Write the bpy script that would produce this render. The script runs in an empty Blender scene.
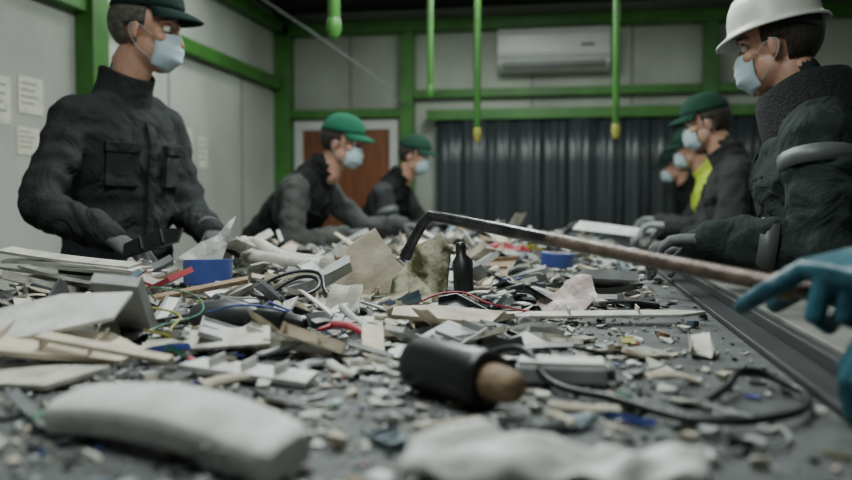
import bpy, bmesh, math, random
from mathutils import Vector, Matrix, Euler, noise
random.seed(7)
C=bpy.context.collection
def V(*a): return Vector(a)

# ---------------------------------------------------------------- materials
def mat(name,col,rough=.6,metal=0,var=.12,scale=8,bump=0,bscale=60,col2=None,spec=.5,aniso=None,emit=None,bdist=.01,dist=0,ramp=(.32,.68)):
    m=bpy.data.materials.new(name); m.use_nodes=True; nt=m.node_tree; N=nt.nodes; L=nt.links
    b=N['Principled BSDF']; b.inputs['Roughness'].default_value=rough; b.inputs['Metallic'].default_value=metal
    b.inputs['Specular IOR Level'].default_value=spec
    tc=N.new('ShaderNodeTexCoord'); src=tc.outputs['Object']
    if aniso:
        mp=N.new('ShaderNodeMapping'); mp.inputs['Scale'].default_value=aniso; L.new(src,mp.inputs['Vector']); src=mp.outputs['Vector']
    n=N.new('ShaderNodeTexNoise'); n.inputs['Scale'].default_value=scale; n.inputs['Detail'].default_value=6; L.new(src,n.inputs['Vector'])
    r=N.new('ShaderNodeValToRGB'); r.color_ramp.elements[0].position=ramp[0]; r.color_ramp.elements[1].position=ramp[1]
    c2=col2 if col2 else [max(0,c*(1-var*2.2)) for c in col]
    r.color_ramp.elements[0].color=(*c2,1); r.color_ramp.elements[1].color=(*col,1)
    L.new(n.outputs['Fac'],r.inputs['Fac']); L.new(r.outputs['Color'],b.inputs['Base Color'])
    if bump:
        n2=N.new('ShaderNodeTexNoise'); n2.inputs['Scale'].default_value=bscale; n2.inputs['Detail'].default_value=4; n2.inputs['Distortion'].default_value=dist; L.new(src,n2.inputs['Vector'])
        bp=N.new('ShaderNodeBump'); bp.inputs['Strength'].default_value=bump; bp.inputs['Distance'].default_value=bdist
        L.new(n2.outputs['Fac'],bp.inputs['Height']); L.new(bp.outputs['Normal'],b.inputs['Normal'])
    if emit:
        b.inputs['Emission Color'].default_value=(*emit[0],1); b.inputs['Emission Strength'].default_value=emit[1]
    return m
M={}
M['wall']=mat('wall_paint',(.50,.52,.47),.75,var=.15,scale=1.3,bump=.15,bscale=20)
M['wallback']=mat('back_wall_panel',(.45,.47,.41),.7,var=.17,scale=1.5,bump=.1)
M['ceil']=mat('ceiling_dark',(.022,.026,.026),.85,var=.2,scale=2)
M['floor']=mat('floor_concrete',(.12,.12,.115),.8,var=.2,scale=3,bump=.3)
M['green']=mat('green_painted_steel',(.055,.20,.032),.5,var=.18,scale=6)
M['curt']=mat('curtain_pvc',(.042,.050,.056),.36,var=.2,scale=3,aniso=(6,6,.6))
M['white']=mat('white_plastic',(.76,.76,.74),.5,scale=22,bump=.15,bscale=120,col2=(.48,.48,.46))
M['offw']=mat('offwhite_plastic',(.67,.65,.59),.55,scale=25,bump=.2,bscale=90,col2=(.38,.36,.31))
M['cream']=mat('cream_board',(.62,.55,.44),.65,scale=20,bump=.2,col2=(.37,.31,.24))
M['lgrey']=mat('light_grey_plastic',(.42,.43,.43),.5,var=.17,scale=24,bump=.1)
M['mgrey']=mat('mid_grey_plastic',(.20,.21,.22),.5,var=.2,scale=20)
M['dgrey']=mat('dark_grey_plastic',(.06,.065,.07),.42,var=.2,scale=20)
M['black']=mat('black_plastic',(.012,.013,.014),.38,var=.2,scale=20)
M['bgrey']=mat('blue_grey_plastic',(.13,.18,.22),.5,var=.2)
M['wood']=mat('brown_wood',(.34,.23,.14),.7,var=.25,scale=20,aniso=(1,8,8))
M['blue']=mat('blue_tape',(.05,.085,.32),.45,var=.1)
M['red']=mat('red_plastic',(.36,.03,.05),.45,var=.1)
M['gplast']=mat('green_plastic',(.05,.20,.12),.5,var=.1)
M['yel']=mat('yellow_plastic',(.36,.34,.06),.5,var=.1)
M['pink']=mat('pink_film',(.58,.42,.42),.5,scale=15,col2=(.66,.62,.58))
M['moss']=mat('mossy_panel',(.58,.54,.42),.8,scale=16,col2=(.07,.075,.025),bump=.4,ramp=(.38,.52))
M['belt']=mat('belt_rubber',(.115,.12,.120),.62,scale=26,col2=(.048,.052,.054),bump=.35,bscale=180)
M['rubber']=mat('skirt_rubber',(.030,.033,.036),.5,var=.2,scale=10,bump=.1)
M['ledge']=mat('ledge_plate',(.25,.245,.225),.55,var=.25,scale=7,bump=.15)
M['frame']=mat('conveyor_frame_steel',(.06,.16,.06),.5,var=.2)
M['steel']=mat('dark_steel',(.10,.10,.105),.28,metal=.85,var=.3,scale=30,bump=.12)
M['rust']=mat('rusty_bar',(.18,.125,.10),.42,metal=.35,scale=40,col2=(.06,.045,.04),bump=.3,bscale=150)
M['ac']=mat('ac_white',(.50,.51,.48),.4,var=.05)
M['door']=mat('door_red_brown',(.24,.075,.028),.45,var=.25,scale=5,aniso=(6,1,.6))
M['dframe']=mat('door_frame_white',(.55,.56,.53),.5,var=.05)
M['paper']=mat('poster_paper',(.72,.70,.58),.8,scale=30,col2=(.55,.54,.44))
M['skin']=mat('skin',(.50,.27,.19),.5,var=.10,scale=20,bump=.05,bscale=200)
M['mask']=mat('mask_blue',(.44,.54,.60),.85,var=.04,bump=.1,bscale=90)
M['eye']=mat('eye_white',(.7,.7,.68),.3,var=.02)
M['iris']=mat('iris_dark',(.03,.02,.015),.2,var=.02)
M['hair']=mat('hair_brown',(.04,.028,.020),.7,var=.3,scale=60,bump=.6,bscale=200,aniso=(1,1,.2))
M['hairg']=mat('hair_grey',(.13,.115,.10),.7,var=.3,scale=60,bump=.6,bscale=200)
def cloth(n,c,v=.18,b=.7): return mat(n,c,.9,var=v,scale=7,bump=b,bscale=7,spec=.15,bdist=.04,dist=1.6)
M['jk1']=cloth('jacket_charcoal',(.036,.039,.040))
M['jk2']=cloth('sleeve_grey',(.085,.088,.086))
M['vest']=cloth('vest_black',(.016,.017,.018))
M['jk4']=cloth('jacket_dark_green',(.030,.041,.038))
M['jk5']=cloth('jacket_slate',(.045,.048,.048))
M['hiv']=mat('hi_vis_yellow',(.50,.62,.05),.7,var=.1)
M['fleece']=mat('fleece_collar',(.013,.014,.016),.95,var=.2,scale=60,bump=.8,bscale=150)
M['band']=mat('reflective_band',(.095,.105,.10),.5,var=.15)
M['trous']=cloth('trousers_dark',(.03,.034,.04))
M['boot']=mat('boot_black',(.015,.015,.015),.5)
M['capg']=cloth('cap_green',(.018,.12,.07),.1,.15)
M['capd']=cloth('cap_dark_green',(.018,.055,.038),.1,.15)
M['capn']=cloth('cap_charcoal_green',(.014,.032,.028),.1,.15)
M['helm']=mat('helmet_white',(.56,.56,.52),.4,var=.1)
M['gl_grey']=mat('glove_grey',(.09,.095,.10),.8,var=.2,scale=30,bump=.3)
M['gl_lt']=mat('glove_light',(.30,.31,.32),.8,var=.15,scale=30,bump=.3)
M['gl_teal']=mat('glove_blue_rubber',(.030,.13,.18),.42,scale=18,col2=(.014,.07,.10),bump=.5,bscale=38)
M['tube']=mat('fixture_tube',(.8,.85,.8),.4,emit=((.9,1,.92),6))

# ---------------------------------------------------------------- mesh helpers
def obj(name,bm,mats,parent=None,smooth=False,bevel=0,solid=0,sub=0):
    me=bpy.data.meshes.new(name); bm.normal_update(); bm.to_mesh(me); bm.free()
    for m in (mats if isinstance(mats,(list,tuple)) else [mats]): me.materials.append(M[m] if isinstance(m,str) else m)
    o=bpy.data.objects.new(name,me); C.objects.link(o)
    if smooth:
        for p in me.polygons: p.use_smooth=True
    if solid: s=o.modifiers.new('solid','SOLIDIFY'); s.thickness=solid; s.offset=0
    if bevel: s=o.modifiers.new('bevel','BEVEL'); s.width=bevel; s.segments=3 if bevel>.004 else 2; s.limit_method='ANGLE'
    if sub: s=o.modifiers.new('sub','SUBSURF'); s.levels=sub; s.render_levels=sub
    if parent: o.parent=parent
    return o
def empty(name):
    e=bpy.data.objects.new(name,None); C.objects.link(e); e.empty_display_size=.1; return e
def bbox(bm,x0,x1,y0,y1,z0,z1,mi=0,T=None):
    vs=[bm.verts.new((x,y,z)) for z in (z0,z1) for x,y in ((x0,y0),(x1,y0),(x1,y1),(x0,y1))]
    if T:
        for v in vs: v.co=T(v.co)
    for f in ((3,2,1,0),(4,5,6,7),(0,1,5,4),(1,2,6,5),(2,3,7,6),(3,0,4,7)):
        bm.faces.new([vs[i] for i in f]).material_index=mi
def box(name,x0,x1,y0,y1,z0,z1,m,parent=None,bevel=0):
    bm=bmesh.new(); bbox(bm,x0,x1,y0,y1,z0,z1); return obj(name,bm,m,parent,bevel=bevel)
def loft(bm,pts,rads,side=None,n=14,cap=True,mi=0):
    """closed tapering limb; rads: r or (a,b), a measured along side"""
    pts=[Vector(p) for p in pts]; rads=[(r,r) if not isinstance(r,(tuple,list)) else r for r in rads]
    rings=[]; k=len(pts)
    tan=[(pts[min(i+1,k-1)]-pts[max(i-1,0)]).normalized() for i in range(k)]
    if cap:
        t0,t1=tan[0],tan[-1]; r0=min(rads[0]); r1=min(rads[-1])
        seq=[(pts[0]-t0*r0*.72,.62,rads[0],t0),(pts[0]-t0*r0*.4,.88,rads[0],t0)]
        seq+=[(pts[i],1,rads[i],tan[i]) for i in range(k)]
        seq+=[(pts[-1]+t1*r1*.4,.88,rads[-1],t1),(pts[-1]+t1*r1*.72,.62,rads[-1],t1)]
    else: seq=[(pts[i],1,rads[i],tan[i]) for i in range(k)]
    s=Vector(side) if side is not None else None
    if s is None:
        s=Vector((0,0,1)).cross(tan[0])
        if s.length<.2: s=Vector((1,0,0))
    for p,sc,(a,b),t in seq:
        sv=(s-t*s.dot(t)).normalized()
        if side is None: s=sv
        w=t.cross(sv)
        rings.append([bm.verts.new(p+sv*math.cos(2*math.pi*j/n)*a*sc+w*math.sin(2*math.pi*j/n)*b*sc) for j in range(n)])
    for A,B in zip(rings,rings[1:]):
        for j in range(n): f=bm.faces.new((A[j],A[(j+1)%n],B[(j+1)%n],B[j])); f.material_index=mi
    if cap:
        bm.faces.new(rings[0][::-1]).material_index=mi; bm.faces.new(rings[-1]).material_index=mi
    return rings
def ellip(bm,c,r,rot=None,seg=20,mi=0):
    mt=Matrix.Translation(c)@(rot.to_matrix().to_4x4() if rot else Matrix())@Matrix.Diagonal((*r,1))
    return bmesh.ops.create_uvsphere(bm,u_segments=seg,v_segments=seg//2+2,radius=1,matrix=mt)['verts']
def bake(o):
    dg=bpy.context.evaluated_depsgraph_get(); ev=o.evaluated_get(dg); me=bpy.data.meshes.new_from_object(ev)
    o.modifiers.clear(); old=o.data; o.data=me; bpy.data.meshes.remove(old); return o
texA=bpy.data.textures.new('folds','CLOUDS'); texA.noise_scale=.10; texA.noise_depth=1
texB=bpy.data.textures.new('creases','CLOUDS'); texB.noise_scale=.04; texB.noise_depth=1
def remesh(name,bm,voxel,mats,parent,smooth=4,disp=0,disp2=0):
    bmesh.ops.recalc_face_normals(bm,faces=bm.faces)
    o=obj(name,bm,mats,parent)
    r=o.modifiers.new('r','REMESH'); r.mode='VOXEL'; r.voxel_size=voxel; r.use_smooth_shade=True
    if smooth: s=o.modifiers.new('s','SMOOTH'); s.iterations=smooth; s.factor=.5
    for t,d in ((texA,disp),(texB,disp2)):
        if d: q=o.modifiers.new('d','DISPLACE'); q.texture=t; q.strength=d; q.mid_level=.5; q.texture_coords='GLOBAL'
    bake(o)
    o.data.materials.clear()
    for m in (mats if isinstance(mats,(list,tuple)) else [mats]): o.data.materials.append(M[m])
    for p in o.data.polygons: p.use_smooth=True
    return o
def cable(name,pts,r,m,parent=None):
    cu=bpy.data.curves.new(name,'CURVE'); cu.dimensions='3D'; cu.bevel_depth=r; cu.bevel_resolution=3; cu.use_fill_caps=True
    sp=cu.splines.new('BEZIER'); sp.bezier_points.add(len(pts)-1)
    for b,p in zip(sp.bezier_points,pts): b.co=p; b.handle_left_type=b.handle_right_type='AUTO'
    cu.materials.append(M[m]); o=bpy.data.objects.new(name,cu); C.objects.link(o)
    if parent: o.parent=parent
    return o
rad=math.radians

# ---------------------------------------------------------------- room
XL,XR,YB,YF,ZC=-2.35,2.15,6.5,-1.6,2.66
box('floor',XL-.1,XR+.1,YF-.1,YB+.1,-.1,0,'floor')
box('ceiling',XL-.1,XR+.1,YF-.1,YB+.1,ZC,ZC+.1,'ceil')
box('wall_left',XL-.1,XL,YF,YB,0,ZC,'wall'); box('wall_right',XR,XR+.1,YF,YB,0,ZC,'wall')
box('wall_back',XL-.1,XR+.1,YB,YB+.1,0,ZC,'wallback'); box('wall_front',XL-.1,XR+.1,YF-.1,YF,0,ZC,'wall')
g=empty('green_steel_frame')
def beam(n,*a): box(n,*a,'green',g,bevel=.006)
beam('corner_post',XL+.0,XL+.13,YB-.13,YB,0,ZC)
beam('back_post',-1.33,-1.22,YB-.1,YB,0,ZC-.1)
beam('back_post_right',.96,1.06,YB-.1,YB,0,ZC-.1)
beam('left_post',XL,XL+.10,3.66,3.80,0,ZC)
beam('back_top_beam',XL,XR,YB-.13,YB-.002,2.47,2.56)
beam('back_mid_beam',-1.22,.96,YB-.08,YB-.001,1.955,2.02)
beam('back_mid_beam_right',1.06,XR,YB-.08,YB-.001,1.955,2.02)
beam('curtain_header',-1.1,1.5,YB-.19,YB-.09,1.77,1.85)
beam('door_header',XL+.13,-1.33,YB-.1,YB-.001,1.81,1.88)
beam('left_rail',XL,XL+.07,-1.5,YB-.13,2.04,2.13)
beam('left_top_rail',XL,XL+.09,-1.5,YB-.13,2.49,2.58)
beam('right_rail',XR-.08,XR,-1.5,YB,2.04,2.13)
for i,y in enumerate((4.0,5.4)): box('ceiling_rib_%d'%i,XL+.1,XR-.1,y,y+.1,ZC-.07,ZC-.001,'green',g)
for i,x in enumerate((-1.75,-.75,-.3,.45,1.5)): box('trim_%d'%(i+1),x-.008,x+.008,YB-.006,YB-.0005,1.88,2.47,'mgrey')
for i,y in enumerate((2.4,4.6,5.7)): box('trim_%d'%(i+6),XL+.0005,XL+.005,y-.006,y+.006,0,2.04,'mgrey')
for x,y,z,r in ((-.835,4.93,1.77,.018),(-.5,4.48,1.47,.018),(.237,4.61,1.49,.019),(-.98,3.38,1.83,.026)):
    e=empty('hanging_cable_drop'); bm=bmesh.new()
    loft(bm,[(x,y,ZC-.005),(x,y,z+.05)],[r,r],n=12); loft(bm,[(x,y,ZC-.02),(x,y,ZC-.003)],[.04,.05],n=12)
    obj('drop_pipe',bm,'green',e,smooth=True); bm=bmesh.new()
    loft(bm,[(x,y,z+.06),(x,y,z+.03),(x,y,z)],[r*1.1,r*1.3,r*.9],n=12); obj('end_socket',bm,'yel' if z<1.6 else 'green',e,smooth=True)
cable('overhead_wire',[(-2.2,5.3,2.6),(-1.75,5.6,2.3),(-1.35,6.0,2.0),(-1.27,6.39,1.9)],.005,'lgrey')
d=empty('door_1')
bm=bmesh.new(); bbox(bm,-2.21,-1.35,YB-.05,YB-.002,1.72,1.80); bbox(bm,-2.21,-2.14,YB-.05,YB-.002,0,1.72); bbox(bm,-1.42,-1.35,YB-.05,YB-.002,0,1.72)
obj('door_frame',bm,'dframe',d,bevel=.004)
bm=bmesh.new(); bbox(bm,-2.14,-1.42,YB-.03,YB-.003,0.01,1.72); bbox(bm,-2.04,-1.52,YB-.037,YB-.029,.95,1.62);bbox(bm,-2.04,-1.52,YB-.037,YB-.029,.12,.85)
obj('door_leaf',bm,'door',d,bevel=.004)
bm=bmesh.new(); loft(bm,[(-1.5,YB-.03,.95),(-1.5,YB-.08,.95),(-1.6,YB-.08,.95)],[.009]*3,n=8); obj('handle',bm,'steel',d,True)
a=empty('air_conditioner'); ax,az=-.135,2.285
bm=bmesh.new(); prof=[(0,-.16),(-.13,-.16),(-.2,-.11),(-.215,-.02),(-.215,.1),(-.19,.16),(0,.16)]
A=[bm.verts.new((ax-.42,YB-.01+p[0],az+p[1])) for p in prof]; B=[bm.verts.new((ax+.42,YB-.01+p[0],az+p[1])) for p in prof]
for i in range(len(prof)): j=(i+1)%len(prof); bm.faces.new((A[i],A[j],B[j],B[i]))
bm.faces.new(A[::-1]); bm.faces.new(B); obj('housing',bm,'ac',a,bevel=.012)
bm=bmesh.new()
for i in range(3): bbox(bm,ax-.38,ax+.38,YB-.2-.012*i,YB-.17-.012*i,az-.135+i*.018,az-.128+i*.018)
obj('louvres',bm,'dgrey',a)
box('panel_seam',ax-.415,ax+.415,YB-.229,YB-.224,az-.065,az-.058,'mgrey',a); box('display',ax+.2,ax+.3,YB-.2295,YB-.2245,az+.01,az+.03,'dgrey',a)
bm=bmesh.new(); n=12; x0=-1.03; w=2.42/n
for s in range(n):
    prev=None
    for j in range(13):
        u=j/12; x=x0+s*w+u*w*1.04; y=YB-.14-.022*math.sin(u*math.pi)-(.012 if s%2 else 0)+.006*math.sin(u*19+s*2)
        col=[bm.verts.new((x,y+.01*math.sin(zz*2.2+s*1.7),.04+zz*1.745)) for zz in (0,.2,.4,.6,.8,1)]
        if prev:
            for k in range(5): bm.faces.new((prev[k],col[k],col[k+1],prev[k+1]))
        prev=col
obj('strip_curtain',bm,'curt',smooth=True,solid=.004)
for y,z,w,h in ((3.32,1.60,.17,.16),(3.12,1.56,.13,.20),(3.30,1.40,.16,.12),(4.8,1.47,.2,.26),(5.05,1.46,.13,.2)):
    bm=bmesh.new(); bbox(bm,XL+.001,XL+.004,y-w/2,y+w/2,z-h/2,z+h/2,0)
    for k in range(4): bbox(bm,XL+.004,XL+.005,y-w*.4,y+w*(.1+.3*random.random()),z+h*(.3-.18*k),z+h*(.34-.18*k),1)
    obj('wall_poster',bm,['paper','mgrey'])

# ---------------------------------------------------------------- conveyor
BZ=.9; BL,BR=-1.12,.31; BY0,BY1=-.6,5.95
cv=empty('conveyor')
bm=bmesh.new()
loop=[(BY0,BZ),(BY1,BZ)]+[(BY1+.1*math.sin(t*math.pi/8),BZ-.1+.1*math.cos(t*math.pi/8)) for t in range(1,8)]+[(BY1,BZ-.2),(BY0,BZ-.2)]+[(BY0-.1*math.sin(t*math.pi/8),BZ-.1-.1*math.cos(t*math.pi/8)) for t in range(1,8)]
A=[bm.verts.new((BL,y,z)) for y,z in loop]; B=[bm.verts.new((BR,y,z)) for y,z in loop]
for i in range(len(loop)): j=(i+1)%len(loop); bm.faces.new((A[i],A[j],B[j],B[i]))
bm.faces.new(A[::-1]); bm.faces.new(B); obj('belt',bm,'belt',cv)
bm=bmesh.new()
for x0,x1,z0,z1 in ((BR-.035,BR+.012,BZ+.001,BZ+.012),(BR+.012,BR+.03,BZ+.001,BZ+.030),(BR+.03,BR+.055,BZ+.001,BZ+.016)):
    bbox(bm,x0,x1,BY0,BY1,z0,z1)
obj('skirt_right',bm,'rubber',cv,bevel=.003)
bm=bmesh.new(); bbox(bm,BR+.055,BR+.2,BY0,BY1,BZ-.02,BZ+.022); bbox(bm,BR+.19,BR+.2,BY0,BY1,BZ-.12,BZ-.02); obj('ledge_right',bm,'ledge',cv,bevel=.003)
bm=bmesh.new(); bbox(bm,BL-.05,BL,BY0,BY1,BZ-.25,BZ+.04); bbox(bm,BR+.002,BR+.05,BY0,BY1,BZ-.25,BZ-.02)
for y in (-.4,1.2,2.9,4.6,5.8):
    for x in (BL-.04,BR+.0): bbox(bm,x,x+.06,y,y+.06,0,BZ-.25)
    bbox(bm,BL,BR+.02,y,y+.05,BZ-.3,BZ-.25)
obj('frame_rails',bm,'frame',cv,bevel=.003)
bm=bmesh.new()
for y in (BY0,BY1,.7,2,3.3,4.6): loft(bm,[(BL-.06,y,BZ-.1),(BR+.06,y,BZ-.1)],[.085,.085],n=20)
obj('rollers',bm,'steel',cv,True)

# ---------------------------------------------------------------- debris
PM=['white','offw','cream','lgrey','mgrey','dgrey','black','bgrey','wood','blue','red','gplast','yel']
PW=[22,21,18,15,9,10,10,4,3.5,1.3,1.1,.7,.6]
def piece(bm,kind,size,cx,cy,base,tilt,mi,yaw=None):
    L=[]; F=[]
    if kind=='shard':
        n=random.randint(4,7); t=random.uniform(.0012,.003)+size*.03; asp=random.uniform(.35,.95)
        a0=random.random()*6.3; ang=sorted(a0+6.283*(i+random.uniform(-.3,.3))/n for i in range(n))
        ring=[(size*.5*math.cos(q)*random.uniform(.6,1.1),size*.5*asp*math.sin(q)*random.uniform(.6,1.1)) for q in ang]
        bend=random.uniform(-1,1)*1.2/max(size,.03)*.3
        L=[(x,y,bend*x*x) for x,y in ring]+[(x,y,bend*x*x+t) for x,y in ring]
        F=[tuple(range(n))[::-1],tuple(range(n,2*n))]+[(i,(i+1)%n,n+(i+1)%n,n+i) for i in range(n)]
    elif kind in('strip','channel','shell'):
        ln=size*random.uniform(.9,1.5); w=ln*random.uniform(.12,.32); t=.0015+size*.02
        if kind=='strip': prof=[(-w/2,0),(0,0),(w/2,random.uniform(-.2,.3)*w)]
        elif kind=='channel': h=w*random.uniform(.25,.6); prof=[(-w/2,h),(-w/2,0),(w/2,0),(w/2,h*random.uniform(.4,1))]
        else: prof=[(w*.6*math.cos(q),w*.45*math.sin(q)) for q in [math.pi*(.05+.9*i/6) for i in range(7)]]
        k=len(prof); m=4; bow=random.uniform(-.3,.3); tw=random.uniform(-.5,.5)
        for layer in (0,1):
            for i in range(m):
                u=i/(m-1)-.5; jag=random.uniform(-.06,.06)*ln if i in(0,m-1) else 0
                for (x,z) in prof:
                    zz=z+layer*t; c,s=math.cos(tw*u),math.sin(tw*u)
                    L.append((u*ln+jag*random.random(),x*c-zz*s,x*s+zz*c+bow*ln*u*u))
        def ix(l,i,j): return l*m*k+i*k+j
        for i in range(m-1):
            for j in range(k-1):
                F.append((ix(0,i,j),ix(0,i+1,j),ix(0,i+1,j+1),ix(0,i,j+1))); F.append((ix(1,i,j),ix(1,i,j+1),ix(1,i+1,j+1),ix(1,i+1,j)))
            F.append((ix(0,i,0),ix(1,i,0),ix(1,i+1,0),ix(0,i+1,0))); F.append((ix(0,i,k-1),ix(0,i+1,k-1),ix(1,i+1,k-1),ix(1,i,k-1)))
        for j in range(k-1):
            F.append((ix(0,0,j),ix(0,0,j+1),ix(1,0,j+1),ix(1,0,j))); F.append((ix(0,m-1,j),ix(1,m-1,j),ix(1,m-1,j+1),ix(0,m-1,j+1)))
    elif kind=='housing':
        a=size*.5; b=a*random.uniform(.4,.8); h=size*random.uniform(.08,.22); t=.0022
        for bx in ((-a,a,-b,b,0,t),(-a,a,-b,-b+t,t,h),(-a,-a+t,-b+t,b,t,h*.8),(-a*.2,-a*.2+t,-b+t,b*.7,t,h*.6),(a-t,a,-b+t,b*.3,t,h)):
            o=len(L)
            for z in bx[4:6]:
                for x,y in ((bx[0],bx[2]),(bx[1],bx[2]),(bx[1],bx[3]),(bx[0],bx[3])): L.append((x,y,z))
            F+=[tuple(o+i for i in f) for f in ((3,2,1,0),(4,5,6,7),(0,1,5,4),(1,2,6,5),(2,3,7,6),(3,0,4,7))]
    else:
        L=[(x*size*.5*random.uniform(.4,1),y*size*.5*random.uniform(.4,1),z*size*.3*random.uniform(.3,1)) for x in(-1,1) for y in(-1,1) for z in(-1,1)]
        F=[(0,1,3,2),(4,6,7,5),(0,4,5,1),(2,3,7,6),(0,2,6,4),(1,5,7,3)]
    R=Euler((random.gauss(0,tilt),random.gauss(0,tilt),0)).to_matrix(); Z=Matrix.Rotation(random.uniform(0,6.283) if yaw is None else yaw,3,'Z')
    pts=[Z@(R@Vector(p)) for p in L]; zmin=min(p.z for p in pts)
    vs=[bm.verts.new((p.x+cx,p.y+cy,p.z-zmin+base)) for p in pts]
    for f in F:
        try: bm.faces.new([vs[i] for i in f]).material_index=mi
        except ValueError: pass
AV=[(-.85,1.86,.12),(-.77,1.66,.10),(-.39,1.84,.13),(-.38,1.66,.08),(-.04,2.62,.08),(-.01,1.03,.08),(-.13,.91,.09),(-.34,1.22,.06),(-.34,.66,.16),(0,.62,.16),(-.23,1.88,.05),(.07,1.55,.17),(.2,.9,.06),(-.05,2.45,.08),(-.55,1.35,.1),(-.9,2.3,.14),(-.93,2.0,.08)]
def pileH(x,y):
    left=max(0,min(1,(.10-x)/.5)); f=max(0,min(1,(y-.95)/.9))
    h=.034*f*left*(.5+.9*(noise.noise(Vector((x*4,y*3,0)))+.5))
    if x<-.5 and y>1.0: h+=.012
    if y>3: h*=.6
    return max(0,h)
bm=bmesh.new()
def pick(): return random.choices(range(len(PM)),PW)[0]
def scatter(n,y0,y1,x0,x1,s0,s1,kinds,tilt=.10,flat=False):
    for _ in range(n):
        y=random.uniform(y0,y1); x=random.uniform(x0,x1)
        dens=1 if x<-.05 else max(.22,1-(x+.05)*2.8)
        if random.random()>dens: continue
        s=s0+(s1-s0)*random.random()**1.7; s*=random.uniform(.8,1.1)
        if s>.028 and any((x-a)**2+(y-b)**2<(r+s*.35)**2 for a,b,r in AV): continue
        h=0 if flat else pileH(x,y)
        m=s*.75+.01
        x=min(max(x,BL+m),BR-.03-m)
        piece(bm,random.choice(kinds),s,x,y,BZ+.0005+h*random.random(),tilt+h*5.5,pick())
K=['shard','shard','shard','shard','strip','strip','channel','shell','housing']
scatter(4800,.45,2.2,-.8,.27,.003,.010,['crumb','shard'],flat=True)
scatter(2300,.45,2.6,-1.05,.27,.01,.026,['shard','strip','crumb'],flat=True)
scatter(330,.62,1.25,-.72,.24,.018,.065,K)
scatter(1350,1.0,2.3,-1.08,.24,.025,.09,K)
scatter(360,1.1,2.3,-1.08,.12,.07,.14,['shard','shard','strip','channel','housing'],tilt=.15)
scatter(1700,2.1,3.8,-1.1,.27,.03,.12,K,tilt=.13)
scatter(800,3.6,5.8,-1.1,.27,.05,.15,K,tilt=.14)
scatter(90,2.5,4.5,-1.0,.1,.12,.18,['shard','strip','channel'],tilt=.24)
obj('plastic_debris_pile',bm,PM)

# ---------------------------------------------------------------- individual items on the belt
def ring_roll(name,x,y,z,r,h,rot,m):
    bm=bmesh.new(); n=40; R=Euler(rot).to_matrix(); rs=[(r,-h/2),(r,h/2),(r*.72,h/2),(r*.66,h/2),(r*.66,-h/2),(r*.72,-h/2)]
    g=[[bm.verts.new(R@Vector((q[0]*math.cos(6.2832*i/n),q[0]*math.sin(6.2832*i/n),q[1]))+Vector((x,y,z))) for q in rs] for i in range(n)]
    for i in range(n):
        for k in range(6):
            f=bm.faces.new((g[i][k],g[i][(k+1)%6],g[(i+1)%n][(k+1)%6],g[(i+1)%n][k])); f.material_index=1 if k in(2,3,4) else 0
    bmesh.ops.recalc_face_normals(bm,faces=bm.faces)
    return obj(name,bm,[m,'cream'],bevel=.0015)
ring_roll('tape_roll',-.855,1.86,.960,.057,.060,(-.06,-.03,0),'blue')
ring_roll('tape_roll',-.04,2.58,.952,.050,.042,(.03,.06,0),'blue')
def slab(name,outline,t,loc,rot,m,bend=0,ribs=0,mats=None,parent=None,bevel=.001,noisy=0):
    bm=bmesh.new(); vs=[bm.verts.new((x,y,0)) for x,y in outline]; f=bm.faces.new(vs)
    r=bmesh.ops.extrude_face_region(bm,geom=[f])
    for v in [q for q in r['geom'] if isinstance(q,bmesh.types.BMVert)]: v.co.z+=t
    xs=[p[0] for p in outline]; ys=[p[1] for p in outline]
    for i in range(ribs):
        x=min(xs)+(max(xs)-min(xs))*(i+1)/(ribs+1); bbox(bm,x-.0015,x+.0015,min(ys)*.75,max(ys)*.75,t,t+.012)
    if bend or noisy:
        for ax_,lo,hi in ((0,min(xs),max(xs)),(1,min(ys),max(ys))):
            for q in range(1,10):
                x=lo+(hi-lo)*q/10; gm=bm.verts[:]+bm.edges[:]+bm.faces[:]
                co=(x,0,0) if ax_==0 else (0,x,0); no=(1,0,0) if ax_==0 else (0,1,0)
                bmesh.ops.bisect_plane(bm,geom=gm,plane_co=co,plane_no=no)
        for v in bm.verts: v.co.z+=bend*v.co.x*v.co.x+noisy*noise.noise(Vector((v.co.x*25,v.co.y*25,1.7)))
    bmesh.ops.recalc_face_normals(bm,faces=bm.faces)
    R=Euler(rot).to_matrix(); T=Vector(loc)
    for v in bm.verts: v.co=R@v.co+T
    return obj(name,bm,mats or m,parent,bevel=bevel)
bc=empty('broken_panel_casing')
slab('panel_left',[(-.095,.0),(.06,-.01),(.075,.07),(.005,.165),(-.055,.12),(-.09,.06)],.007,(-.445,1.82,.905),(rad(80),rad(4),rad(28)),'cream',parent=bc,noisy=.004)
slab('panel_right',[(-.055,0),(.07,0),(.09,.12),(.07,.155),(.0,.125),(-.03,.085)],.006,(-.335,1.83,.905),(rad(96),0,rad(-22)),'moss',parent=bc,noisy=.006)
slab('panel_inner',[(-.05,0),(.05,0),(.04,.07),(.01,.10),(-.04,.05)],.005,(-.35,1.80,.905),(rad(70),0,rad(10)),'moss',parent=bc,noisy=.006)
slab('panel_base',[(-.11,-.05),(.1,-.06),(.08,.05),(-.07,.06)],.006,(-.385,1.77,.908),(rad(6),0,0),'moss',parent=bc,ribs=2)
slab('crumpled_white_panel',[(-.08,0),(.05,0),(.085,.19),(.04,.13),(.0,.11),(-.05,.06)],.003,(-.965,2.02,.915),(rad(80),rad(6),rad(14)),'white',bend=1.5,noisy=.02)
slab('crumpled_white_panel',[(-.05,0),(.06,0),(.05,.10),(-.01,.11),(-.05,.06)],.003,(-.60,2.06,.912),(rad(75),rad(5),rad(-12)),'offw',bend=2,noisy=.012)
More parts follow.
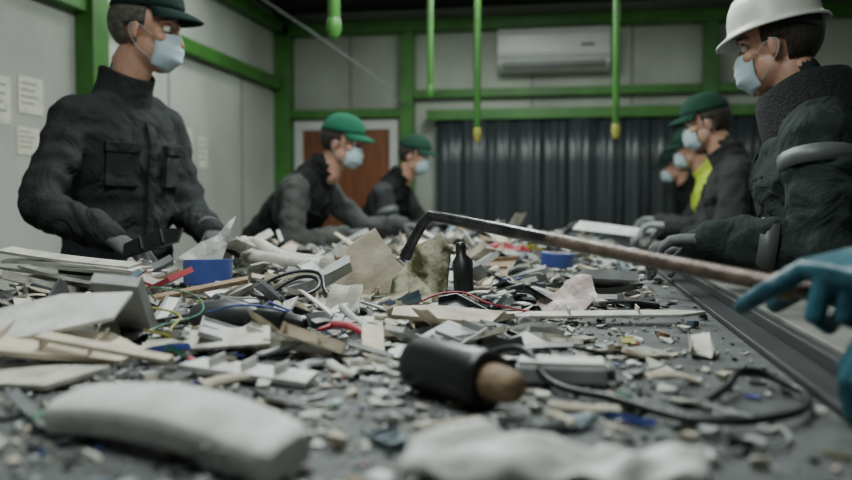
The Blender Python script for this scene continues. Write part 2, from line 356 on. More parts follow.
slab('crumpled_white_panel',[(-.06,0),(.05,0),(.03,.07),(-.04,.08)],.003,(-.42,1.50,.905),(rad(55),rad(-12),rad(-25)),'offw',bend=3,noisy=.01)
bs=empty('cream_strip_bundle')
for i in range(16):
    slab('strip_%d'%i,[(-.15,-.016),(.13+random.uniform(-.04,.03),-.018),(.15,.014),(-.14,.018)],.006,(-.99+random.uniform(-.04,.03),1.58+random.uniform(-.07,.05),.915+.0062*i),(random.uniform(-.3,.3),random.uniform(.02,.14),random.uniform(-.35,.15)),random.choice(['cream','offw','white','white']),parent=bs,bend=random.uniform(-.5,.4))
bs=empty('broken_cream_boards')
slab('board_1',[(-.13,-.05),(.10,-.045),(.12,.0),(.06,.055),(-.12,.05)],.008,(-.68,1.0,.930),(rad(10),rad(6),rad(14)),'cream',parent=bs,ribs=3)
slab('board_2',[(-.12,-.04),(.07,-.05),(.09,.04),(-.10,.045)],.007,(-.66,.92,.905),(rad(4),rad(-3),rad(-8)),'offw',parent=bs)
slab('board_3',[(-.10,-.05),(.08,-.04),(.10,.02),(.0,.05),(-.1,.04)],.006,(-.70,1.04,.966),(rad(26),rad(-10),rad(18)),'white',parent=bs)
slab('board_4',[(-.02,-.012),(.17,-.01),(.17,.008),(-.02,.01)],.006,(-.66,.97,.945),(rad(10),rad(7),rad(-4)),'cream',parent=bs)
# thick flat white moulding lying across the near end of the belt
e=empty('flat_white_moulding'); bm=bmesh.new()
nU=26; Lm=.29; sec=[(-.034,0),(-.037,.018),(-.033,.028),(-.020,.033),(.015,.035),(.030,.031),(.036,.020),(.034,0)]
G=[]
for i in range(nU):
    u=i/(nU-1); en=min(1,min(u,1-u)/.035); en=.72+.28*math.sin(en*math.pi/2); sc=.93+.10*math.sin(u*2.6)-.08*u
    x=-Lm/2+Lm*u; G.append([bm.verts.new((x+(.010 if i==0 else 0)*(z/.035),(y*en*sc)-.010*(2*u-1)**2,z*(.5+.5*en)*sc+.010*math.sin(u*3.14))) for y,z in sec])
for A,B in zip(G,G[1:]):
    for j in range(len(sec)): k=(j+1)%len(sec); bm.faces.new((A[j],A[k],B[k],B[j]))
bm.faces.new(G[0][::-1]); bm.faces.new(G[-1]); bmesh.ops.recalc_face_normals(bm,faces=bm.faces)
mm=Matrix.Translation((-.348,.690,.908))@Matrix.Rotation(rad(-22),4,'Z')@Matrix.Rotation(rad(10),4,'X'); bm.transform(mm)
obj('moulding_body',bm,'white',e,True,bevel=.002)
bm=bmesh.new(); bbox(bm,.070,.135,-.0395,-.030,.004,.023); bbox(bm,.078,.084,-.042,-.030,.002,.026); bbox(bm,.10,.104,-.042,-.030,.002,.026); bm.transform(mm); obj('end_clip',bm,'lgrey',e,bevel=.002)
bm=bmesh.new(); nx,ny=30,14; G=[]
for i in range(nx):
    row=[]
    for j in range(ny):
        u,v=i/(nx-1),j/(ny-1); w=.085*(1-.35*u)*(1+.18*noise.noise(Vector((u*7,0,2))))
        p=Vector((-.125+.23*u,.60+w*v+.035*u+.012*noise.noise(Vector((u*8,v,5))),.903+.026*math.sin(v*3.14)*(.7+.3*math.sin(u*6))+.020*(noise.noise(Vector((u*6,v*4,3)))+.4)))
        row.append(bm.verts.new(p))
    G.append(row)
for i in range(nx-1):
    for j in range(ny-1): bm.faces.new((G[i][j],G[i+1][j],G[i+1][j+1],G[i][j+1]))
obj('crumpled_white_sheet',bm,'white',smooth=True,solid=.003)
e=empty('rubber_tube_with_plug'); bm=bmesh.new(); n=28
p0=Vector((-.175,.955,.934)); p1=Vector((-.083,.875,.932)); ax=(p1-p0).normalized(); sd=ax.cross(Vector((0,0,1))).normalized(); up=sd.cross(ax)
prof=[(0,.024),(0,.031),(.1,.033),(.5,.031),(.93,.033),(1,.030),(1,.021),(.8,.021),(.05,.022)]
G=[[bm.verts.new(p0+(p1-p0)*q[0]+sd*q[1]*math.cos(6.2832*i/n)+up*q[1]*math.sin(6.2832*i/n)) for q in prof] for i in range(n)]
for i in range(n):
    for k in range(len(prof)): bm.faces.new((G[i][k],G[(i+1)%n][k],G[(i+1)%n][(k+1)%len(prof)],G[i][(k+1)%len(prof)]))
bmesh.ops.recalc_face_normals(bm,faces=bm.faces); obj('tube_sleeve',bm,'black',e,True)
bm=bmesh.new(); loft(bm,[p0+(p1-p0)*.7,p1,p1+ax*.012,p1+ax*.030],[.0205,.0205,.020,.018],n=24); obj('wood_plug',bm,'wood',e,True)
cable('black_power_cable',[(-.2,1.2,.925),(-.14,1.12,.912),(-.06,1.05,.937),(-.02,.975,.912),(.05,.91,.91),(.13,.835,.91),(.2,.85,.912),(.25,.93,.914),(.245,1.0,.915),(.21,1.02,.925),(.175,.97,.915),(.145,.92,.909)],.0045,'black')
for nm,pts,r,m in (('green_wire',[(-.72,1.35,.95),(-.66,1.25,.985),(-.6,1.28,.96),(-.62,1.15,.93),(-.55,1.05,.91)],.0018,'gplast'),
    ('orange_wire',[(-.78,1.25,.93),(-.70,1.18,.96),(-.62,1.22,.95),(-.57,1.12,.93),(-.5,1.1,.91)],.002,'yel'),
    ('black_wire_coil',[(-.62,1.6,.93),(-.55,1.66,.97),(-.5,1.58,.95),(-.57,1.52,.94),(-.63,1.6,.95),(-.54,1.68,.98),(-.48,1.6,.94),(-.42,1.55,.92)],.004,'black'),
    ('blue_wire',[(-.6,1.3,.94),(-.5,1.25,.96),(-.46,1.32,.94),(-.52,1.38,.95)],.002,'blue'),
    ('red_wire',[(-.3,1.5,.93),(-.22,1.55,.955),(-.14,1.5,.94),(-.08,1.56,.92)],.002,'red'),
    ('pale_wire',[(.1,.95,.905),(.16,.9,.906),(.2,.8,.905),(.12,.74,.905)],.0018,'lgrey')):
    cable(nm,pts,r,m)
e=empty('grey_hose_bundle')
for i in range(5):
    cable('hose_%d'%i,[(-1.0+.02*i,2.45-.05*i,.945+.018*i),(-.92,2.38-.04*i,.985+.012*(i%3)),(-.82+.02*i,2.33-.05*i,.965),(-.70+.03*i,2.34-.03*i,.950)],.019,'lgrey' if i%2 else 'offw',e)
bm=bmesh.new(); loft(bm,[(-.37,1.27,.930),(-.33,1.22,.935),(-.30,1.19,.930)],[(.011,.006),(.009,.006),(.007,.004)],n=10); loft(bm,[(-.37,1.27,.928),(-.385,1.235,.926)],[.006,.003],n=8); obj('red_handle',bm,'red',smooth=True)
e=empty('white_housing_box'); box('body',-.065,.045,1.00,1.05,.903,.926,'lgrey',e,.004); box('lid',-.062,.042,1.003,1.047,.926,.931,'white',e,.002); box('terminal',.045,.055,1.012,1.035,.908,.922,'dgrey',e,.002)
slab('long_white_board',[(-.18,-.02),(.15,-.024),(.2,.0),(.14,.018),(-.17,.02)],.006,(.05,1.56,.915),(rad(5),rad(-1),rad(8)),'offw',ribs=2)
slab('long_white_board',[(-.10,-.03),(.07,-.04),(.11,.02),(-.02,.03),(-.09,.01)],.008,(-.21,1.4,.93),(rad(14),rad(5),rad(22)),'cream')
slab('long_white_board',[(-.09,-.02),(.1,-.025),(.09,.02),(-.08,.02)],.008,(-.40,.98,.908),(rad(5),rad(2),rad(-12)),'white',ribs=3)
slab('long_white_board',[(-.09,-.04),(.1,-.045),(.09,.03),(-.08,.03)],.005,(-.52,1.12,.925),(rad(12),rad(-4),rad(12)),'offw')
slab('wooden_slat',[(-.19,-.012),(.17,-.01),(.18,.012),(-.18,.01)],.009,(-.75,1.42,.945),(rad(10),rad(-8),rad(42)),'wood')
slab('pink_film_sheet',[(-.06,-.04),(.05,-.05),(.07,.01),(.03,.05),(-.05,.03)],.002,(-.01,1.70,.925),(rad(30),rad(-22),rad(20)),'pink',bend=5,noisy=.025)
slab('red_cloth_scrap',[(-.11,-.03),(.11,-.02),(.10,.04),(-.09,.05)],.006,(-.22,3.0,.955),(rad(25),rad(5),rad(-12)),'red',bend=-3,noisy=.03)
def shell_part(name,pts,rads,m,side=None):
    bm=bmesh.new(); loft(bm,pts,rads,side=side,n=18); return obj(name,bm,m,smooth=True)
shell_part('black_bottle',[(-.235,1.84,.93),(-.238,1.84,.995),(-.242,1.845,1.008),(-.243,1.845,1.028)],[.023,.023,.012,.012],'black')
shell_part('black_motor_housing',[(-.64,1.36,.925),(-.59,1.36,.93),(-.56,1.37,.927),(-.54,1.37,.925)],[(.022,.024),(.026,.028),(.022,.022),(.014,.014)],'dgrey')
shell_part('black_motor_housing',[(-.52,1.33,.925),(-.46,1.3,.925),(-.43,1.29,.925)],[(.022,.02),(.02,.02),(.01,.012)],'black')
slab('pale_board',[(-.16,-.03),(.14,-.03),(.16,.03),(-.14,.035)],.006,(.17,3.75,1.01),(rad(35),rad(6),rad(-14)),'white')

# ---------------------------------------------------------------- people
def frame(fwd,up=Vector((0,0,1))):
    f=Vector(fwd).normalized(); l=up.cross(f).normalized(); u=f.cross(l); return Matrix((l,f,u)).transposed()
def make_hand(name,w,d,n,s,curl,m,parent,scale=1,voxel=.0045,cuff=.05,thumb=None,fat=1.0,index_out=False):
    d=Vector(d).normalized(); s=Vector(s); s=(s-d*s.dot(d)).normalized(); n0=d.cross(s); n=n0 if n0.dot(Vector(n))>0 else -n0
    k=scale; bm=bmesh.new(); w=Vector(w)
    loft(bm,[w-d*cuff*k,w-d*cuff*.3*k,w+d*.03*k,w+d*.065*k,w+d*.088*k],[(.040*k*fat,.036*k*fat),(.029*k*fat,.023*k*fat),(.037*k,.018*k),(.044*k,.017*k),(.043*k,.013*k)],side=s,n=16)
    lens=[(.040,.025,.020),(.045,.028,.022),(.042,.026,.021),(.033,.020,.018)]; offs=[.034,.0115,-.0115,-.0335]; rr=[.0098,.010,.0096,.0085]
    for i in range(4):
        p=w+d*(.086-.004*abs(i-1))*k+s*offs[i]*k; a=0; pts=[p-d*.02*k,p]; spread=(1.5-i)*.05
        io=index_out and i==0
        for j in range(3):
            cc=curl[j]*(1+.08*(i-1))
            if io: cc=(.95,.45,.3)[j]; spread=(1.0,1.3,1.3)[j]
            a+=cc
            dd=d*math.cos(a)+n*math.sin(a)+s*spread; p=p+dd.normalized()*lens[i][j]*k; pts.append(p)
        r=rr[i]*k*fat; loft(bm,pts,[r,r*1.05,r,r*.93,r*.8],side=None if io else s,n=10)
    th=thumb or (.75,.45,.55)
    p=w+d*.022*k+s*.024*k; pts=[p]; dd=(d*th[0]+s*th[1]+n*th[2]).normalized()
    for j,l in enumerate((.042,.034,.028)):
        p=p+dd*l*k; pts.append(p)
        if thumb: dd=(dd+n*.10+d*.05).normalized()
        else: dd=(dd+n*.28*min(1,curl[0]+.3)+(-s*.25 if j else s*0)+d*.1).normalized()
    r=.0125*k*fat; loft(bm,pts,[r*1.1,r*1.05,r*.95,r*.78],n=10)
    return remesh(name,bm,voxel,m,parent,smooth=2,disp2=.002)
def make_head(parent,c,R,s,hat,hatm,hair,maskon=True,vox=.006,hatup=0):
    def T(p): return c+R@(Vector(p)*s)
    def place(bm,up=0):
        for v in bm.verts: v.co=T(v.co+Vector((0,0,up)))
    bm=bmesh.new()
    ellip(bm,V(0,-.012,.035),(.076,.096,.088)); ellip(bm,V(0,.02,-.045),(.062,.072,.062)); ellip(bm,V(0,.055,-.085),(.034,.034,.026))
    loft(bm,[(0,-.035,-.16),(0,-.02,-.06)],[.058,.056],n=16)
    loft(bm,[(0,.078,.03),(0,.094,.0),(0,.106,-.022)],[.009,.011,.014],n=10)
    for q in (-1,1):
        ellip(bm,V(q*.012,.097,-.026),(.009,.009,.008),seg=10); ellip(bm,V(q*.046,.06,-.012),(.022,.022,.02),seg=12)
        loft(bm,[(q*.014,.084,.038),(q*.038,.078,.041),(q*.056,.062,.034)],[.007,.008,.006],n=8)
        e=Euler((0,0,q*-.35)); ellip(bm,V(q*.078,-.008,.0),(.007,.018,.031),rot=e,seg=12); ellip(bm,V(q*.076,-.002,-.02),(.007,.010,.014),seg=10)
    ellip(bm,V(0,.090,-.050),(.024,.010,.006),seg=12); ellip(bm,V(0,.088,-.062),(.021,.010,.006),seg=12)
    place(bm); h=remesh('head',bm,vox*s,'skin',parent,smooth=2)
    Ri=R.transposed()
    for v in h.data.vertices:
        p=Ri@(v.co-c)/s
        for q in (-1,1):
            dd=math.hypot(p.x-q*.032,p.z-.018)
            if p.y>.04 and dd<.03: v.co-=R@Vector((0,1,0))*s*.009*math.exp(-(dd/.014)**2)
    for q in (-1,1):
        bm=bmesh.new(); ellip(bm,V(q*.032,.070,.018),(.0125,.0125,.0125),seg=14); place(bm); obj('eye',bm,'eye',parent,True)
        bm=bmesh.new(); ellip(bm,V(q*.032,.0785,.018),(.0055,.005,.0055),seg=10); place(bm); obj('iris',bm,'iris',parent,True)
        bm=bmesh.new(); loft(bm,[(q*.016,.083,.0285),(q*.034,.081,.030),(q*.048,.072,.024)],[.0028,.003,.002],n=8); place(bm); obj('upper_lid',bm,'skin',parent,True)
        bm=bmesh.new(); loft(bm,[(q*.014,.091,.040),(q*.034,.087,.046),(q*.054,.070,.040)],[(.002,.004),(.002,.0045),(.002,.003)],n=8); place(bm); obj('eyebrow',bm,hair,parent,True)
    bm=bmesh.new(); ellip(bm,V(0,-.018,.03),(.083,.101,.094),seg=32)
    bmesh.ops.delete(bm,geom=[v for v in bm.verts if (v.co.y>.02+ (v.co.z)*.35) or v.co.z<-.045 or (abs(v.co.x)>.06 and v.co.z<.0 and v.co.y>-.025)],context='VERTS')
    place(bm); obj('hair',bm,hair,parent,True,solid=.006)
    if maskon:
        bm=bmesh.new(); G=[]; nu,nv=17,13
        for j in range(nv):
            v=j/(nv-1); z=-.003-.104*v; row=[]
            yf=.112+.004*math.sin(v*3.14)-(.034*max(0,v-.65)/.35)-.012*max(0,.25-v)/.25
            wx=.058+.010*math.sin(v*2.6)-.012*v
            for i in range(nu):
                u=-1+2*i/(nu-1); a=u*1.32
                x=wx*math.sin(a)*1.06; y=yf-(yf-.034)*(1-math.cos(a))+.002*math.sin(v*22)*(1-abs(u))
                row.append(bm.verts.new((x,y,z+.010*(1-abs(u))*(1 if v<.2 else 0)+.024*abs(u)*(.45-v)*.6-.006*abs(u)*(1-v)+.022*abs(u)*v)))
            G.append(row)
        for j in range(nv-1):
            for i in range(nu-1): bm.faces.new((G[j][i],G[j+1][i],G[j+1][i+1],G[j][i+1]))
        place(bm); obj('face_mask',bm,'mask',parent,True,solid=.002)
        for q in (-1,1):
            cable('ear_loop',[T((q*.062,.045,-.010)),T((q*.080,.01,.010)),T((q*.085,-.014,.012)),T((q*.083,-.02,-.005)),T((q*.079,.0,-.04)),T((q*.052,.045,-.078))],.0009*s,'mask',parent)
    if hat=='cap':
        bm=bmesh.new(); n=32; rings=[]
        for k in range(9):
            t=k/8*math.pi/2*.98; rr=math.cos(t)**.8
            zz=.054+.092*math.sin(t)
            rings.append([bm.verts.new((.087*rr*math.cos(a),-.010+(.108*rr)*math.sin(a),zz+ .008*math.sin(a)*(1-k/8))) for a in [6.2832*i/n for i in range(n)]])
        for A,B in zip(rings,rings[1:]):
            for i in range(n): bm.faces.new((A[i],A[(i+1)%n],B[(i+1)%n],B[i]))
        bm.faces.new(rings[-1]); place(bm,hatup); obj('cap_crown',bm,hatm,parent,True,solid=.004)
        bm=bmesh.new(); G=[]
        for j in range(7):
            q=j/6; row=[]
            for i in range(15):
                a=math.pi*(.12+.76*i/14); x=(.087)*math.cos(a); y=-.010+.106*math.sin(a)+q*.068*math.sin(a)**1.5
                row.append(bm.verts.new((x*(1-.04*q),y,.062-.020*q*q-.016*(x/.08)**2*(.4+.6*q))))
            G.append(row)
        for j in range(6):
            for i in range(14): bm.faces.new((G[j][i],G[j+1][i],G[j+1][i+1],G[j][i+1]))
        place(bm,hatup); obj('cap_peak',bm,hatm,parent,True,solid=.004)
        bm=bmesh.new(); ellip(bm,V(0,-.010,.148),(.008,.008,.004),seg=10); place(bm,hatup); obj('cap_button',bm,hatm,parent,True)
    if hat=='helmet':
        bm=bmesh.new(); n=48; rings=[]
        prof=[(1.22,.046),(1.20,.052),(1.10,.058),(1.06,.070),(1.04,.090),(.97,.120),(.83,.147),(.6,.167),(.3,.178),(.08,.181)]
        for rr,zz in prof:
            ring=[]
            for i in range(n):
                a=6.2832*i/n; fr=max(0,math.sin(a)); ex=(.02*fr**3 if rr>1.15 else 0)
                ridge=.006 if (rr<1.03 and (abs(math.cos(a))<.09)) else 0
                ring.append(bm.verts.new((.094*rr*math.cos(a),-.006+(.112*rr+ex)*math.sin(a),zz+ridge-(.010*fr**3 if rr>1.15 else 0))))
            rings.append(ring)
        for A,B in zip(rings,rings[1:]):
            for i in range(n): bm.faces.new((A[i],A[(i+1)%n],B[(i+1)%n],B[i]))
        bm.faces.new(rings[-1]); place(bm); obj('helmet_shell',bm,hatm,parent,True,solid=.004)
        bm=bmesh.new()
        for x in (-.03,0,.03): loft(bm,[(x,-.105,.079),(x,-.085,.134),(x,-.04,.172),(x,.03,.174),(x,.08,.139),(x,.103,.089)],[(.005,.006)]*6,side=(1,0,0),n=8)
        place(bm); obj('helmet_ridges',bm,hatm,parent,True)
        bm=bmesh.new(); loft(bm,[(.086,-.06,.05),(.055,-.105,.035),(0,-.122,.025),(-.055,-.105,.035),(-.086,-.06,.05)],[(.003,.012)]*5,n=8); place(bm); obj('helmet_harness',bm,'black',parent,True)

def person(name,x,y,face,s=1.0,lean=10,bulk=1.0,hands=None,head_yaw=0,head_pitch=-10,torso='jk1',sleeve='jk1',glove='gl_grey',hat='cap',hatm='capg',hair='hair',vox=.013,
           collar='std',elbow=None,armband=None,maskon=True,vshape=None,curls=((.5,.6,.4),(.5,.6,.4)),palms=(None,None),head_fwd=.03,head_up=0,hatup=0):
    E=empty(name); f=Vector((math.cos(rad(face)),math.sin(rad(face)),0)); B=frame(f); l=B@Vector((1,0,0))
    P=Vector((x,y,.95*s)); Ln=Matrix.Rotation(-rad(lean),3,l)
    if (Ln@Vector((0,0,1))).dot(f)<0: Ln=Matrix.Rotation(rad(lean),3,l)
    R=Ln@B
    def S(lx,fy,uz): return P+R@(Vector((lx,fy,uz))*s)
    mats=[torso,sleeve,'trous','boot','skin']; bones=[]
    bm=bmesh.new(); b=bulk*s
    def limb(pts,rads,tag,side=None,n=16):
        loft(bm,pts,rads,side=side,n=n)
        for i in range(len(pts)-1): bones.append((Vector(pts[i]),Vector(pts[i+1]),(min(rads[i]) if isinstance(rads[i],tuple) else rads[i]),tag))
    tor=[(-.14,.185,.135,0),(-.02,.18,.135,0),(.10,.168,.128,0),(.22,.178,.13,.005),(.33,.19,.130,.01),(.41,.175,.110,.0),(.465,.120,.085,-.01),(.52,.070,.068,-.01)]
    tp=[S(0,t[3],t[0]) for t in tor]; loft(bm,tp,[(t[1]*b,t[2]*b) for t in tor],side=R@Vector((1,0,0)),n=24)
    for i in range(len(tp)-1): bones.append((tp[i],tp[i+1],tor[i][2]*b,0))
    limb([S(0,-.005,.50),S(0,.01+head_fwd*.5,.60)],[.058*s,.056*s],4)
    W=[];EL=[];SH=[]
    for i,q in enumerate((1,-1)):
        sh=S(q*.18*bulk**.5,0,.405); SH.append(sh)
        tgt=Vector(hands[i]) if hands and hands[i] is not None else S(q*.26,.05,-.12)
        a,c=.30*s,.265*s; dv=tgt-sh; D=min(dv.length,(a+c)*.985); dv.normalize(); tgt=sh+dv*D
        cosA=(a*a+D*D-c*c)/(2*a*D); pole=(elbow[i] if elbow and elbow[i] is not None else (l*q*.5-Vector((0,0,1))-f*.45)); pole=Vector(pole); pole=(pole-dv*pole.dot(dv)).normalized()
        el=sh+dv*a*cosA+pole*a*math.sqrt(max(0,1-cosA*cosA)); W.append(tgt);EL.append(el)
        loft(bm,[S(q*.07,0,.44),sh],[.068*b,.064*b],n=14); bones.append((S(q*.12,0,.43),sh,.06*b,0))
        fo=(tgt-el).normalized(); uo=(el-sh).normalized()
        limb([sh,sh.lerp(el,.5),el],[.066*b,.058*b,.052*b],1); limb([el,el.lerp(tgt,.4),tgt-fo*.01],[.052*b,.050*b,.040*b],1)
        # cloth folds bunched around the sleeve
        sd=uo.cross(fo)
        if sd.length<.1: sd=l
        for A0,A1,ts,r0 in ((sh,el,(.30,.52,.74,.90),.058),(el,tgt,(.10,.28,.48,.70),.051)):
            dd=(A1-A0).normalized()
            for kf,t in enumerate(ts):
                c0=A0.lerp(A1,t); tl=(dd+sd.normalized()*(.45 if kf%2 else -.4)+pole*(.3 if kf%2 else -.25)).normalized()
                rr=r0*b*(1.19-.14*t); loft(bm,[c0-tl*.005,c0+tl*.005],[rr,rr],n=16)
    for zf,kk in ((-.06,1.05),(.03,1.075),(.12,1.085),(.20,1.05),(.27,1.02)):
        tl=R@Vector((.16 if int(zf*100)%2 else -.14,0,1)).normalized(); c0=S(0,.003,zf); loft(bm,[c0-tl*.005,c0+tl*.005],[(.174*b*kk,.131*b*kk)]*2,side=R@Vector((1,0,0)),n=24)
    for q in (1,-1):
        hp=P+B@(Vector((q*.09,0,-.02))*s); kn=P+B@(Vector((q*.11,.03,-.46))*s); an=P+B@(Vector((q*.12,0,-.86))*s)
        limb([hp,kn],[.098*s,.070*s],2); limb([kn,an],[.068*s,.058*s],2)
        t0=an+Vector((0,0,-.035*s)); limb([t0-f*.04*s,t0+f*.06*s,t0+f*.16*s-Vector((0,0,.012*s))],[(.045*s,.05*s),(.05*s,.045*s),(.045*s,.03*s)],3,side=B@Vector((1,0,0)))
    body=remesh('body',bm,vox,mats,E,smooth=2,disp=.028*bulk,disp2=.011)
    me=body.data
    segs=[(a,bb-a,max(1e-9,(bb-a).length_squared),r,t) for a,bb,r,t in bones]
    for p in me.polygons:
        c0=p.center; best=9;bt=0
        for a,ab,l2,r,t in segs:
            u=(c0-a).dot(ab)/l2; u=0 if u<0 else 1 if u>1 else u
            dd=(c0-a-ab*u).length-r
            if dd<best: best=dd;bt=t
        p.material_index=bt
    bm=bmesh.new()
    for i in (0,1):
        fo=(W[i]-EL[i]).normalized(); loft(bm,[W[i]-fo*.05*s,W[i]-fo*.005*s],[.044*b,.041*b],n=16)
    obj('cuffs',bm,sleeve,E,True)
    if armband:
        bm=bmesh.new()
        for (i,seg,t) in armband:
            A0,A1=(SH[i],EL[i]) if seg=='u' else (EL[i],W[i]); r0=.062 if seg=='u' else .051
            pa=A0.lerp(A1,t); dd=(A1-A0).normalized(); loft(bm,[pa-dd*.020,pa+dd*.020],[r0*b*1.13,r0*b*1.10],n=20,cap=False)
        obj('reflective_bands',bm,'band',E,True,solid=.003)
    bm=bmesh.new(); n=28
    cp=[(.455,.105,.098,-.01),(.50,.085,.082,-.005),(.545,.078,.078,.005),(.572,.084,.082,.01)] if collar=='std' else [(.41,.165,.125,-.01),(.46,.15,.125,0),(.52,.128,.12,.01),(.575,.112,.115,.015),(.59,.095,.10,.015)]
    rs=[[bm.verts.new(S(a*math.cos(6.2832*i/n),fy+d2*math.sin(6.2832*i/n),z-.035*max(0,math.sin(6.2832*i/n)))) for i in range(n)] for z,a,d2,fy in cp]
    for A,Bq in zip(rs,rs[1:]):
        for i in range(n): bm.faces.new((A[i],A[(i+1)%n],Bq[(i+1)%n],Bq[i]))
    obj('collar',bm,torso if collar=='std' else 'fleece',E,True,solid=.008 if collar=='std' else .03,sub=1)
    bm=bmesh.new()
    pl=[S(0,.138*bulk+.004,z) if z<.36 else S(0,.122*bulk,z) for z in (-.12,.0,.12,.24,.35,.41)]
    loft(bm,pl,[(.016*s,.005*s)]*6,side=R@Vector((1,0,0)),n=8)
    for q in (1,-1):
        Zr=Matrix.Rotation(-q*rad(24),3,'Z')
        def TT(co,q=q,Zr=Zr):
            v=Zr@Vector(co); return S(v.x+q*.095,v.y+.119*bulk,v.z)
        bbox(bm,-.052,.052,-.01,.012,.315,.345,T=TT); bbox(bm,-.048,.048,-.01,.0075,.215,.315,T=TT)
    obj('placket_and_pockets',bm,torso,E,False,bevel=.003)
    if vshape:
        bm=bmesh.new()
        for z in vshape:
            aa,dd2,n=.188,.140,32
            A=[bm.verts.new(S(aa*bulk*math.cos(6.2832*i/n),dd2*bulk*math.sin(6.2832*i/n)+.005,z)) for i in range(n)]; Bq=[bm.verts.new(S(aa*bulk*math.cos(6.2832*i/n),dd2*bulk*math.sin(6.2832*i/n)+.005,z+.045)) for i in range(n)]
            for i in range(n): bm.faces.new((A[i],A[(i+1)%n],Bq[(i+1)%n],Bq[i]))
        obj('reflective_torso_bands',bm,'band',E,True,solid=.012)
    hy=Matrix.Rotation(rad(head_yaw),3,'Z'); Hf=hy@f; HB=frame(Hf); HR=Matrix.Rotation(rad(head_pitch),3,HB@Vector((1,0,0)))
    if (HR@Hf).z>0 and head_pitch<0: HR=Matrix.Rotation(-rad(head_pitch),3,HB@Vector((1,0,0)))
    HR=HR@HB; nt=S(0,head_fwd,.585); hc=nt+HR@(Vector((0,.028,.10+head_up))*s)
    make_head(E,hc,HR,s*1.03,hat,hatm,hair,maskon,hatup=hatup)
    for i,q in enumerate((1,-1)):
        d0=(W[i]-EL[i]).normalized(); d0=(d0+Vector((0,0,-.12))).normalized(); pn=Vector(palms[i]) if palms[i] is not None else Vector((0,0,-1))
        sv=Vector(l)*-q; sv=sv-d0*sv.dot(d0)
        if sv.length<.2: sv=f
        make_hand('hand_left' if q>0 else 'hand_right',W[i],d0,pn,sv,curls[i],glove,E,scale=s*1.05,voxel=.0045 if vox<.014 else .006,fat=1.05)
    return E

person('worker_in_charcoal_jacket',-1.435,2.45,-20,s=1.02,lean=5,bulk=.98,hands=[(-1.09,2.42,1.03),(-1.22,2.06,1.03)],head_yaw=26,head_pitch=-10,
       hat='cap',hatm='capn',hair='hairg',elbow=[None,(-.7,-.4,-.6)],head_fwd=.034,hatup=.014,vox=.010)
person('worker_in_green_cap',-1.45,3.82,-6,s=.94,lean=36,bulk=1.05,hands=[(-.78,3.86,1.02),(-1.0,3.62,.99)],head_pitch=-14,torso='vest',sleeve='jk2',hatm='capg',vox=.012,glove='gl_grey')
person('worker_in_dark_cap',-1.28,5.15,-10,s=.92,lean=28,bulk=1.05,hands=[(-.73,5.2,1.03),(-.83,4.98,1.0)],head_pitch=-14,torso='vest',sleeve='jk5',hatm='capd',vox=.014,armband=[(1,'u',.5)])
person('worker_in_white_helmet',.69,2.22,162,s=.945,lean=11,bulk=1.32,hands=[(.32,2.02,1.035),(.34,2.42,1.0)],head_yaw=-6,head_pitch=-12,torso='jk4',sleeve='jk4',hat='helmet',hatm='helm',
       collar='big',armband=[(0,'f',.50),(0,'u',.22)],vshape=[.12],elbow=[(.9,-.3,-.5),None],glove='gl_grey',vox=.010)
person('worker_in_slate_jacket',.785,3.76,172,s=.92,lean=14,bulk=1.12,hands=[(.41,3.58,1.03),(.39,3.86,1.0)],head_pitch=-16,torso='jk5',sleeve='jk5',hatm='capd',glove='gl_lt',vox=.012)
person('worker_in_hi_vis_vest',.97,5.2,176,s=.92,lean=20,bulk=1.12,hands=[(.51,5.05,1.03),(.49,5.3,1.0)],head_pitch=-16,torso='hiv',sleeve='jk5',hatm='capd',vox=.014,glove='gl_lt')
person('worker_in_black_jacket',.97,5.92,180,s=.88,lean=22,bulk=1.05,hands=[(.58,5.8,1.0),(.58,6.08,1.0)],head_pitch=-18,torso='vest',sleeve='vest',hatm='capn',vox=.014)

# foreground worker reaching in from the right with the pry bar
bar_a=Vector((-.268,1.577,1.100)); bar_b=Vector((.50,.715,.990)); bd=(bar_b-bar_a).normalized()
e=empty('pry_bar'); bm=bmesh.new(); tip=Vector((-.316,1.575,1.018))
loft(bm,[tip,tip.lerp(bar_a,.35)+Vector((-.004,0,0)),bar_a-Vector((.012,-.004,.012)),bar_a+Vector((.004,-.004,.0)),bar_a+bd*.05,bar_a+bd*.2,bar_a+bd*.36],[(.004,.012),(.009,.010),(.0105,.0105),(.011,.011),(.0105,.0105),(.0105,.0105),(.0105,.0105)],n=14)
obj('hooked_steel_end',bm,'steel',e,True)
bm=bmesh.new(); loft(bm,[bar_a+bd*.355,bar_a+bd*.6,bar_a+bd*.8,bar_b],[.0105,.0108,.0112,.0120],n=16); obj('shaft',bm,'rust',e,True)
bm=bmesh.new(); t=bar_a+bd*.765; loft(bm,[t,t+bd*.010],[.0165,.0165],n=18); obj('collar',bm,'wood',e,True)
P8=empty('worker_with_pry_bar')
def grip(name,pc,s_dir,approach,scale=1.10,curl=(1.25,1.35,.95)):
    s=s_dir.normalized(); d=Vector(approach); d=(d-s*d.dot(s)).normalized(); n=d.cross(s)
    if n.z>0: n=-n
    w=pc-d*.070*scale-n*(.027*scale); make_hand(name,w,d,n,s,curl,'gl_teal',P8,scale=scale,voxel=.0028,fat=1.08,cuff=.07,thumb=(.05,.95,.62),index_out=True); return w
w1=grip('hand_left',bar_a+bd*.845,-bd,(-.55,-.15,-.04))
w2=Vector((.365,.850,1.050)); make_hand('hand_right',w2,(-.74,.05,-.60),(-.3,0,-1),(.1,1,0),(.45,.6,.4),'gl_teal',P8,scale=1.10,voxel=.0028,fat=1.08,cuff=.07)
bm=bmesh.new(); hx=Vector((.92,.62,.92))
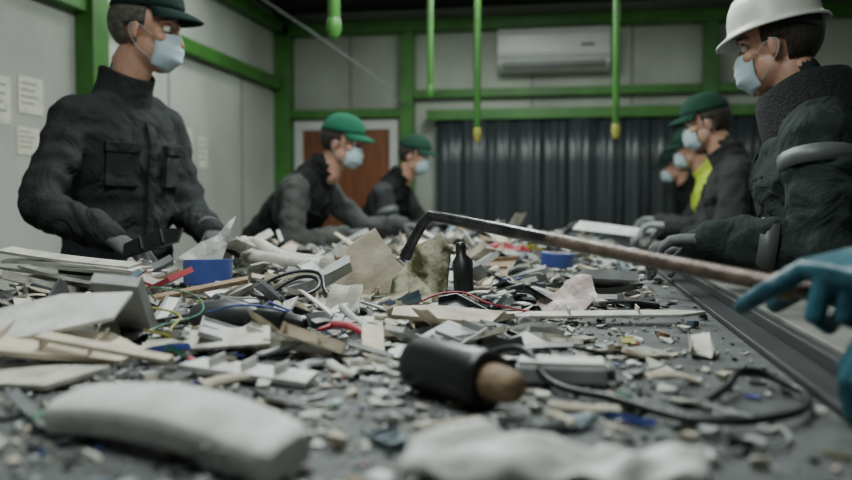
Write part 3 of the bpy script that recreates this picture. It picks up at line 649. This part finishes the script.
loft(bm,[hx+V(0,0,-.1),hx+V(0,0,.1),hx+V(-.02,0,.3),hx+V(-.05,0,.42),hx+V(-.06,0,.5)],[(.19,.13),(.18,.13),(.2,.135),(.17,.1),(.07,.07)],side=(0,1,0),n=20)
for w,sh,el in ((w1,hx+V(-.05,.2,.38),hx+V(-.16,.40,.13)),(w2,hx+V(-.05,-.2,.38),hx+V(-.20,-.10,.14))):
    loft(bm,[hx+V(-.05,0,.40),sh],[.08,.075],n=14); loft(bm,[sh,el],[.07,.056],n=14); loft(bm,[el,w+(el-w).normalized()*.06],[.056,.045],n=14)
for q in (-1,1):
    loft(bm,[hx+V(0,q*.1,-.03),hx+V(-.02,q*.11,-.45),hx+V(0,q*.12,-.84)],[.1,.07,.06],n=14); loft(bm,[hx+V(.04,q*.12,-.885),hx+V(-.15,q*.12,-.89)],[.045,.032],n=12)
remesh('body',bm,.013,'jk5',P8,smooth=4,disp=.03,disp2=.01)
make_head(P8,hx+V(-.12,.02,.66),frame(Vector((-1,.3,-.2)).normalized()),1.0,'cap','capd','hair')
e=empty('dark_plastic_bracket'); slab('plate',[(-.08,-.02),(.07,-.025),(.09,.01),(.03,.03),(-.07,.02)],.008,(-1.09,2.03,1.02),(rad(60),rad(-18),rad(15)),'black',parent=e,ribs=2)

# ---------------------------------------------------------------- lights
def area(name,loc,sx,sy,power,col,rot=(0,0,0)):
    L=bpy.data.lights.new(name,'AREA'); L.shape='RECTANGLE'; L.size=sx; L.size_y=sy; L.energy=power; L.color=col
    o=bpy.data.objects.new(name,L); o.location=loc; o.rotation_euler=rot; C.objects.link(o); return o
for x,y,p in ((-.45,1.0,34),(-.45,2.9,43),(-.45,4.7,34),(1.45,4.4,8),(-1.8,4.3,11)):
    e=empty('ceiling_light_fixture'); box('fixture_body',x-.12,x+.12,y-.6,y+.6,ZC-.05,ZC-.002,'ac',e,.004)
    bm=bmesh.new()
    for q in (-.05,.05): loft(bm,[(x+q,y-.57,ZC-.066),(x+q,y+.57,ZC-.066)],[.014,.014],n=10)
    obj('tubes',bm,'tube',e,True)
    l=area('fixture_light',(x,y,ZC-.09),.30,1.15,p,(.91,1,.95)); l.parent=e
w=bpy.data.worlds.new('world'); bpy.context.scene.world=w; w.use_nodes=True
w.node_tree.nodes['Background'].inputs[0].default_value=(.5,.6,.6,1); w.node_tree.nodes['Background'].inputs[1].default_value=.06

# ---------------------------------------------------------------- camera
cam=bpy.data.cameras.new('camera'); co=bpy.data.objects.new('camera',cam); C.objects.link(co)
cam.lens=35; cam.sensor_width=36; cam.clip_start=.02
co.location=(0,0,1.12); co.rotation_euler=Euler((rad(90-2.42),0,rad(9.9)))
cam.dof.use_dof=True; cam.dof.focus_distance=1.7; cam.dof.aperture_fstop=2.4
bpy.context.scene.camera=co
